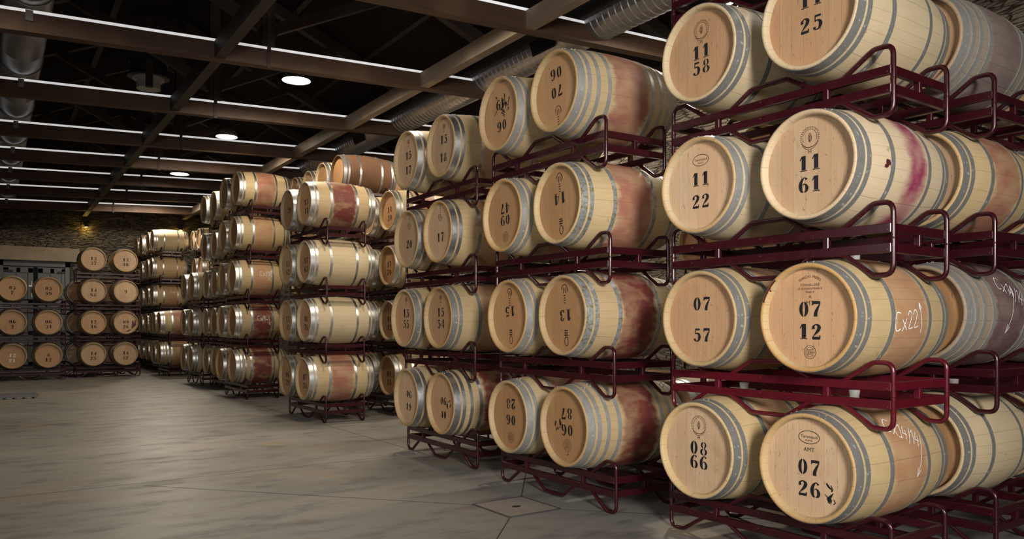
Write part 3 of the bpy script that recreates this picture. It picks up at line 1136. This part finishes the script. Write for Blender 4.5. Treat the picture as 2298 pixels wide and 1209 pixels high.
def make_barrel(p, yaw, label, spec):
    wood = spec.get('wood', 'oak')
    t = thing('wine_barrel', label, 'barrel', p - Vector((0, 0, RB)), yaw, 'oak barrels on the racks')
    roll = spec.get('roll', 0)
    rr = spec.get('turn', random.uniform(0, 6.28))
    o = link(bpy.data.objects.new('staves', staves_me[wood]), t)
    o.location.z = RB
    o.rotation_euler.x = rr
    hr = R(180 if roll else 0) + R(spec.get('tilt', random.uniform(-4, 4)))
    fh = link(bpy.data.objects.new('front_head', front_me[spec.get('head', 'head')]), t)
    fh.location.z = RB
    fh.rotation_euler.x = hr
    o = link(bpy.data.objects.new('back_head', back_me), t)
    o.location.z = RB
    for me in hoop_me[(spec.get('hoop', 'hoop'), spec.get('hoops', 6))]:
        o = link(bpy.data.objects.new('hoop', me), t)
        o.location.z = RB
        o.rotation_euler.x = random.uniform(-.5, .5)
    o = link(bpy.data.objects.new('bung', bung_me if spec.get('bung') else low_bung_me), t)
    o.location.z = RB
    o['label'] = 'tall white bung' if spec.get('bung') else 'flat wooden bung'
    if spec.get('text'):
        zs = spec.get('z', (.02, -.10) if len(spec['text']) == 2 else (.0,))
        for st, z in zip(spec['text'], zs):
            h = spec.get('h', .082)
            for q, ch in enumerate(st):
                u = (q - (len(st) - 1) / 2) * .912 * h
                o = link(bpy.data.objects.new('stencilled_digit', decal('stencilled_digit', text_quads(ch, u, z, h), M[spec.get('ink', 'black')])), fh)
    for mk in spec.get('marks', ()):
        o = link(bpy.data.objects.new('brand_mark', decal('brand_mark', MARKS[mk](), M['black' if mk in ('scribbig', 'scrib', 'crown', 'ovaltext', 'smudge') else 'brown'])), fh)
    if spec.get('chalk'):
        k, a, x0, sc, tn = spec['chalk']
        o = link(bpy.data.objects.new('chalk_mark', chalk_mesh(CHALK[k], a, x0, sc, tn)), t)
        o.location.z = RB
        o['label'] = 'white chalk writing'
    if spec.get('spot'):
        bm = bmesh.new()
        x0, a0, sz = spec['spot']
        rr_ = random.Random(2)
        for k in range(9):
            cx_, ca_ = x0 + rr_.uniform(-.5, .5) * sz, a0 + rr_.uniform(-.5, .5) * sz / RB
            w_, h_ = sz * rr_.uniform(.25, .5), sz * rr_.uniform(.25, .5) / RB
            vs = []
            for dx, da in ((-w_, -h_ * .7), (w_ * .8, -h_), (w_, h_ * .8), (-w_ * .7, h_)):
                r_ = rad(cx_ + dx) + .0012 + k * .00008
                vs.append(bm.verts.new((cx_ + dx, -r_ * math.cos(ca_ + da), r_ * math.sin(ca_ + da))))
            bm.faces.new(vs)
        o = obj('wine_stain', bm, M['wine'], t)
        o.location.z = RB
    if spec.get('rimstain'):
        bm = bmesh.new()
        a0, a1 = spec['rimstain']
        prev = None
        for k in range(15):
            a_ = R(a0 + (a1 - a0) * k / 14)
            w_ = .004 + .014 * math.sin(PI * k / 14) * (.8 + .2 * math.sin(k * 2.1))
            cur = [bm.verts.new((x_, r_ * math.sin(a_), r_ * math.cos(a_))) for x_, r_ in ((-HL - .001, RC - .005), (-HL - .001, RC - .0145), (-HL + min(.011, w_), RC - .0162 - w_ * .4))]
            if prev:
                for q in range(2):
                    bm.faces.new((prev[q], cur[q], cur[q + 1], prev[q + 1]))
            prev = cur
        o = obj('wine_stain', bm, M['wine'], t)
        o.location.z = RB
    if spec.get('patch'):
        bm = bmesh.new()
        for q in spec['patch'][1]:
            vs = [bm.verts.new((-(HL - HD) - .0008, -u, v)) for u, v in q]
            bm.faces.new(vs)
        o = obj('wine_stain', bm, M[spec['patch'][0]], t)
        o.location.z = RB
    return t


# ------------------------------------------------------------------ rack meshes (origin: centre of the base)
TR = .0135


def frame_path():
    hl = LR / 2
    up = [(-hl, .365), (-hl + .105, .365), (-hl + .2815, .25), (-hl + .4615, .25), (-.1215, .345)]
    lo = [(-hl, .0135), (-hl + .105, .0135), (-hl + .2815, .133), (-hl + .4615, .133), (-.1215, .030)]
    U = up + [(-y, z) for y, z in up[::-1]]
    Lw = lo + [(-y, z) for y, z in lo[::-1]]
    pts = U + Lw[::-1]
    rads = []
    for y, z in pts:
        e = abs(abs(y) - hl) < .13
        rads.append(.055 if e and abs(abs(y) - hl) < .01 else (.06 if e else .05))
    return pts, rads


PTS, RADS = frame_path()
bm = bmesh.new()
tube(bm, fillet([(0, y, z) for y, z in PTS], RADS, True, 5), TR, 10, True)
for y in (-LR / 2, LR / 2):
    ring = [Vector((0, y, .19 + q)) for q in (-.004, .004)]
    tube(bm, ring, TR + .0022, 10)
frame_me = {}
bmesh.ops.recalc_face_normals(bm, faces=bm.faces)
for k in ('maroon_paint', 'red_paint'):
    me = bpy.data.meshes.new('tube_frame')
    bm.to_mesh(me)
    for p in me.polygons:
        p.use_smooth = True
    me.materials.append(M[k])
    frame_me[k] = me
bm.free()


def box_me(name, s, mat):
    bm = bmesh.new()
    box(bm, (0, 0, 0), s)
    bmesh.ops.bevel(bm, geom=bm.edges[:], offset=.003, segments=1, affect='EDGES')
    return mesh_of(name, bm, mat)


RAILS = {}
for k in ('maroon_paint', 'red_paint'):
    RAILS[k] = dict(long=box_me('long_rail', (.030, LR - .012, .047), M[k]), end=box_me('end_rail', (WR - .03, .030, .047), M[k]), stud=box_me('stud', (.030, .034, .06), M[k]))


def make_rack(p, yaw, label, paint='maroon_paint', sz=1.0):
    t = thing('barrel_rack', label, 'rack', p, yaw, 'steel barrel racks')
    t.scale.z = sz
    for x in (-WR / 2, WR / 2):
        o = link(bpy.data.objects.new('tube_frame', frame_me[paint]), t)
        o.location.x = x
        for z in (.239, .144):
            o = link(bpy.data.objects.new('long_rail', RAILS[paint]['long']), t)
            o.location = (x, 0, z)
        for y in (-LR / 4, LR / 4):
            o = link(bpy.data.objects.new('stud', RAILS[paint]['stud']), t)
            o.location = (x, y, .192)
    for y in (-LR / 2 + .016, LR / 2 - .016):
        for z in (.239, .144):
            o = link(bpy.data.objects.new('end_rail', RAILS[paint]['end']), t)
            o.location = (0, y, z)
        o = link(bpy.data.objects.new('stud', RAILS[paint]['stud']), t)
        o.location = (0, y, .192)
    return t


def stack(where, X, Y, yaw, tiers, specs=None, sides='RL', extra_rack=False, offs=None, xoffs=None, szs=None, red=None, gap=.0155):
    """(X, Y): the rack corner nearest the camera on the head side; specs[(tier, side)] describe single barrels"""
    specs = specs or {}
    a = R(yaw)
    ex, ey = Vector((math.cos(a), math.sin(a), 0)), Vector((-math.sin(a), math.cos(a), 0))
    zb = 0.0
    for k in range(tiers + (1 if extra_rack else 0)):
        sz = szs[k] if szs else 1.0
        if k:
            zb = cz + .317 + gap - .1195 * sz
        off = offs[k] if offs else random.uniform(-.003, .003)
        xo = xoffs[k] if xoffs else random.uniform(-.02, .02)
        base = Vector((X, Y, zb)) + ey * (LR / 2 + off) + ex * (WR / 2 + xo)
        isb = red == k
        nm = 'dark red' if isb else 'maroon'
        lv = 'floor-level' if k == 0 else TIERN[k] + '-level'
        make_rack(base, a, '%s tubular steel barrel rack, %s, in the %s' % (nm, lv, where), 'red_paint' if isb else 'maroon_paint', sz)
        cz = zb + .2635 * sz + .331
        if k == tiers:
            break
        for s in sides:
            sp = dict(specs.get((k + 1, s), {}))
            if 'wood' not in sp:
                sp['wood'] = random.choice(['oak', 'oak', 'cream', 'pink', 'pink', 'orange', 'red'])
            if 'head' not in sp:
                sp['head'] = random.choice(['head', 'head', 'head_pale', 'head_dark'])
            c = base + ey * ((-1 if s == 'R' else 1) * LR / 4) + ex * (random.uniform(-.015, .015) + sp.get('dx', 0))
            c.z = cz
            side = 'right-hand' if s == 'R' else 'left-hand'
            if sp.get('text') and sp.get('legible', True):
                st = ' over '.join(sp['text'])
                hd = '%s barrel stencilled %s%s, ' % (LOOK[sp['wood']], st, ' upside down' if sp.get('roll') else '')
            else:
                hd = '%s barrel, ' % LOOK[sp['wood']]
            label = hd + '%s, %s, %s' % (side, TIER[k] if k < 4 else 'fifth tier', where)
            make_barrel(c, a, label, sp)


D = dict
# ---- right-hand aisle row, nearest first
stack('nearest stack', 3.846, 2.193, 1.3, 4, {
    (1, 'R'): D(bung=True, text=['07', '26'], z=(.0, -.115), wood='orange', hoop='hoop_dull', marks=['ovaltext', 'smudge'], chalk=('cx14', .66, -.14, .085, -.45), tilt=0),
    (1, 'L'): D(bung=True, text=['08', '66'], z=(.01, -.075), wood='orange', hoop='hoop_dull', marks=['leaf'], tilt=0, head='head_pale'),
    (2, 'R'): D(bung=True, text=['07', '12'], z=(.045, -.075), wood='orange', hoop='hoop_dull', marks=['arc'], rimstain=(42, 72), chalk=('cx22', -.24, -.165, .10, .12), tilt=0, head='head'),
    (2, 'L'): D(text=['07', '57'], z=(.09, -.10), wood='orange', hoop='hoop_dull', tilt=0, head='head'),
    (3, 'R'): D(spot=(-.235, -.06, .03), text=['11', '61'], z=(.015, -.10), wood='magenta', hoop='hoop_dull', marks=['leaf'], tilt=0, head='head_pale'),
    (3, 'L'): D(text=['11', '22'], z=(.04, -.095), wood='cream', hoop='hoop_zinc', marks=['oval'], tilt=0, head='head_pale'),
    (4, 'R'): D(text=['11', '25'], z=(.09, -.045), wood='cream', hoop='hoop_dull', tilt=0, head='head'),
    (4, 'L'): D(text=['11', '58'], z=(.015, -.08), wood='cream', hoop='hoop_dull', marks=['leaf'], tilt=0, head='head'),
}, extra_rack=True, szs=[.91, .97, 1.06, 1.0, 1.0], offs=[0, 0, 0, 0, 0], xoffs=[-.02, 0, 0, 0, 0], red=1, gap=.011)
stack('stack behind nearest', 4.88, 2.17, 0, 4, {
    (1, 'R'): D(bung=True, wood='cream', hoop='hoop_dull', turn=2.0), (2, 'R'): D(wood='maroon', hoop='hoop_zinc', hoops=8, marks=['arc'], chalk=('cx14b', .48, -.11, .09, -.4)),
    (3, 'R'): D(wood='pink', hoop='hoop_dull', turn=1.2, head='head_pale'), (4, 'R'): D(wood='greyed', hoop='hoop_zinc', hoops=8, head='head'),
})
stack('stack third back from nearest', 5.93, 2.17, 0, 4, {(4, 'R'): D(wood='cream'), (3, 'R'): D(wood='cream', hoop='hoop_dull'), (2, 'R'): D(wood='greyed')}, sides='R')
stack('second stack along aisle', 3.666, 4.121, -1.35, 4, {
    (1, 'R'): D(head='head_dark', text=['06', '87'], z=(.03, -.09), roll=1, wood='red', marks=['scrib', 'sealbottom'], hoop='hoop_zinc', hoops=8, tilt=-3),
    (1, 'L'): D(head='head_dark', text=['06', '28'], z=(.03, -.10), roll=1, wood='pink', marks=['seal'], hoop='hoop_zinc', tilt=0),
    (2, 'R'): D(head='head_dark', text=['13'], z=(.0,), roll=1, wood='red', hoop='hoop_rusty', marks=['crown'], tilt=-4),
    (2, 'L'): D(head='head_dark', text=['15'], z=(-.04,), roll=1, wood='red', hoop='hoop_zinc', marks=['crown'], tilt=-4),
    (3, 'R'): D(head='head_dark', text=['14'], z=(-.04,), roll=1, wood='pink', hoop='hoop_rusty', marks=['crown'], tilt=-4),
    (3, 'L'): D(head='head_dark', text=['09', '47'], z=(.035, -.06), roll=1, wood='pink', hoop='hoop_zinc', marks=['seal'], tilt=-2),
    (4, 'R'): D(head='head_dark', text=['70', '06'], z=(.0, -.135), roll=1, wood='pink', hoop='hoop_zinc', hoops=8, marks=['bracket'], tilt=-5),
    (4, 'L'): D(head='head_dark', text=['06', '49'], z=(.09, -.09), roll=1, wood='oak', hoop='hoop_zinc', marks=['scribbig'], tilt=-5),
}, offs=[-.003, -.001, .001, .003], xoffs=[.037, .022, -.015, -.05])
stack('third stack along aisle', 3.791, 6.112, -1.8, 4, {
    (1, 'R'): D(text=['06', '40'], z=(.02, -.11), wood='red', hoop='hoop', hoops=8, marks=['scrib'], h=.07),
    (1, 'L'): D(text=['06', '19'], z=(.03, -.10), wood='red', hoop='hoop', h=.07),
    (2, 'R'): D(text=['15', '54'], z=(.05, -.06), wood='orange', hoop='hoop_dull', marks=['sealtop'], head='head'),
    (2, 'L'): D(text=['15', '55'], z=(.05, -.06), wood='orange', hoop='hoop_dull', marks=['sealtop'], head='head'),
    (3, 'R'): D(text=['17'], z=(-.05,), wood='orange', hoop='hoop', marks=['bracket'], head='head_pale'),
    (3, 'L'): D(text=['20'], z=(-.05,), wood='oak', hoop='hoop', marks=['bracket'], head='head_pale'),
    (4, 'R'): D(bung=True, text=['15', '18'], z=(.07, -.10), wood='orange', hoop='hoop', marks=['sealtop'], head='head_pale'),
    (4, 'L'): D(text=['15', '17'], z=(.05, -.10), wood='pink', hoop='hoop', marks=['sealtop'], head='head_pale'),
}, offs=[0, 0, -.008, 0])
stack('fourth stack along aisle', 3.941, 10.207, 0, 4, {
    (1, 'R'): D(text=['07', '78'], wood='pink'), (1, 'L'): D(text=['06', '79'], wood='oak'),
    (2, 'R'): D(text=['08', '76'], wood='cream'), (2, 'L'): D(text=['13', '43'], wood='oak'),
    (3, 'R'): D(text=['13', '63'], wood='cream'), (3, 'L'): D(text=['15', '62'], wood='oak'),
    (4, 'R'): D(text=['13', '11'], wood='red'), (4, 'L'): D(text=['20'], wood='greyed'),
}, offs=[-.004, -.004, .004, 0])
stack('fifth stack along aisle', 4.055, 14.261, .3, 5, {
    (1, 'R'): D(wood='red', hoops=8), (2, 'R'): D(wood='red', chalk=('cx18', .05, -.10, .085, 0)), (3, 'R'): D(wood='orange', chalk=('cx21', .05, -.05, .085, 0)),
    (4, 'R'): D(wood='orange'), (5, 'R'): D(wood='pink'), (1, 'L'): D(wood='orange', head='head_dark'), (5, 'L'): D(wood='oak'),
}, xoffs=[-.02, -.02, 0, .03, .06])
stack('sixth stack along aisle', 4.28, 16.59, 0, 5)
stack('seventh stack along aisle', 4.18, 18.15, 0, 3)
stack('eighth stack along aisle', 4.20, 21.9, 0, 2, {(1, 'R'): D(wood='orange', hoops=8), (2, 'R'): D(wood='pink')})
stack('ninth stack along aisle', 4.46, 24.45, 0, 5, {(5, 'R'): D(wood='cream'), (4, 'R'): D(wood='oak'), (3, 'R'): D(wood='orange', chalk=('zig', .25, -.05, .1, -.2))})
stack('last stack by end wall', 4.46, 26.2, 0, 5)
# ---- second row behind
stack('low stack behind the second', 4.76, 4.08, 0, 1, {(1, 'R'): D(wood='cream'), (1, 'L'): D(wood='orange')})
stack('stack behind the third', 4.86, 6.1, 0, 3)
stack('stack behind the fourth', 5.2, 10.2, 0, 4, {(4, 'R'): D(wood='pink', text=['14', '20'], head='head_dark'), (3, 'R'): D(wood='oak', text=['17', '70'], head='head_dark'), (2, 'R'): D(wood='cream', text=['16', '12'], head='head_dark'), (1, 'R'): D(wood='oak', text=['09', '33'], head='head_dark')})
stack('tall stack behind the fourth', 5.08, 11.85, 0, 5, {(5, 'R'): D(wood='brown', head='head_dark'), (5, 'L'): D(wood='cream', head='head_dark')})
stack('tall stack behind the fifth', 5.17, 13.42, 0, 5)
stack('tall stack behind the ninth', 5.52, 23.3, 0, 5)
stack('stack by the side wall', 6.5, 4.62, 0, 4, {(3, 'R'): D(text=['14', '92'], legible=False, wood='oak'), (3, 'L'): D(text=['14', '27'], legible=False, wood='oak'), (4, 'R'): D(text=['18', '04'], legible=False)})
stack('deepest stack right of the fourth', 6.4, 12.3, 0, 5, {}, sides='R')
# ---- stacks facing the camera at the far end
stack('stack before the door', 1.86, 22.3, 90, 3, {
    (1, 'L'): D(hoop='hoop_dull', text=['12', '21'], ink='white_ink', wood='oak', head='head'), (1, 'R'): D(hoop='hoop_dull', text=['8', '12'], wood='oak', head='head'),
    (2, 'L'): D(hoop='hoop_dull', text=['06', '2'], wood='oak', head='head'), (2, 'R'): D(hoop='hoop_dull', text=['06', '31'], wood='oak', head='head'),
    (3, 'L'): D(hoop='hoop_dull', text=['05', '7'], wood='oak', head='head'), (3, 'R'): D(hoop='hoop_dull', text=['05', '59'], wood='oak', head='head'),
})
stack('stack right of the door', 3.62, 22.7, 90, 4, {
    (1, 'L'): D(hoop='hoop_dull', text=['14', '25'], wood='oak', head='head_pale'), (1, 'R'): D(hoop='hoop_dull', text=['14', '52'], wood='oak', head='head_pale'),
    (2, 'L'): D(hoop='hoop_dull', text=['12', '16'], wood='oak', head='head'), (2, 'R'): D(hoop='hoop_dull', text=['09', '26'], wood='oak', head='head_pale', tilt=0, patch=('wine', [[(.13, -.17), (.24, -.07), (.235, .07), (.215, .09), (.20, -.02), (.175, .06), (.15, .05)], [(-.02, -.235), (.08, -.225), (.13, -.17), (.1, -.17)]])),
    (3, 'L'): D(hoop='hoop_dull', text=['14', '68'], wood='oak', head='head_pale'), (3, 'R'): D(hoop='hoop_dull', text=['9'], wood='oak', head='head_pale'),
    (4, 'L'): D(hoop='hoop_dull', text=['13', '37'], wood='oak', head='head_pale'), (4, 'R'): D(hoop='hoop_dull', text=['13', '40'], wood='oak', head='head_pale'),
})
stack('low stack behind door-side one', 3.42, 23.85, 90, 3)
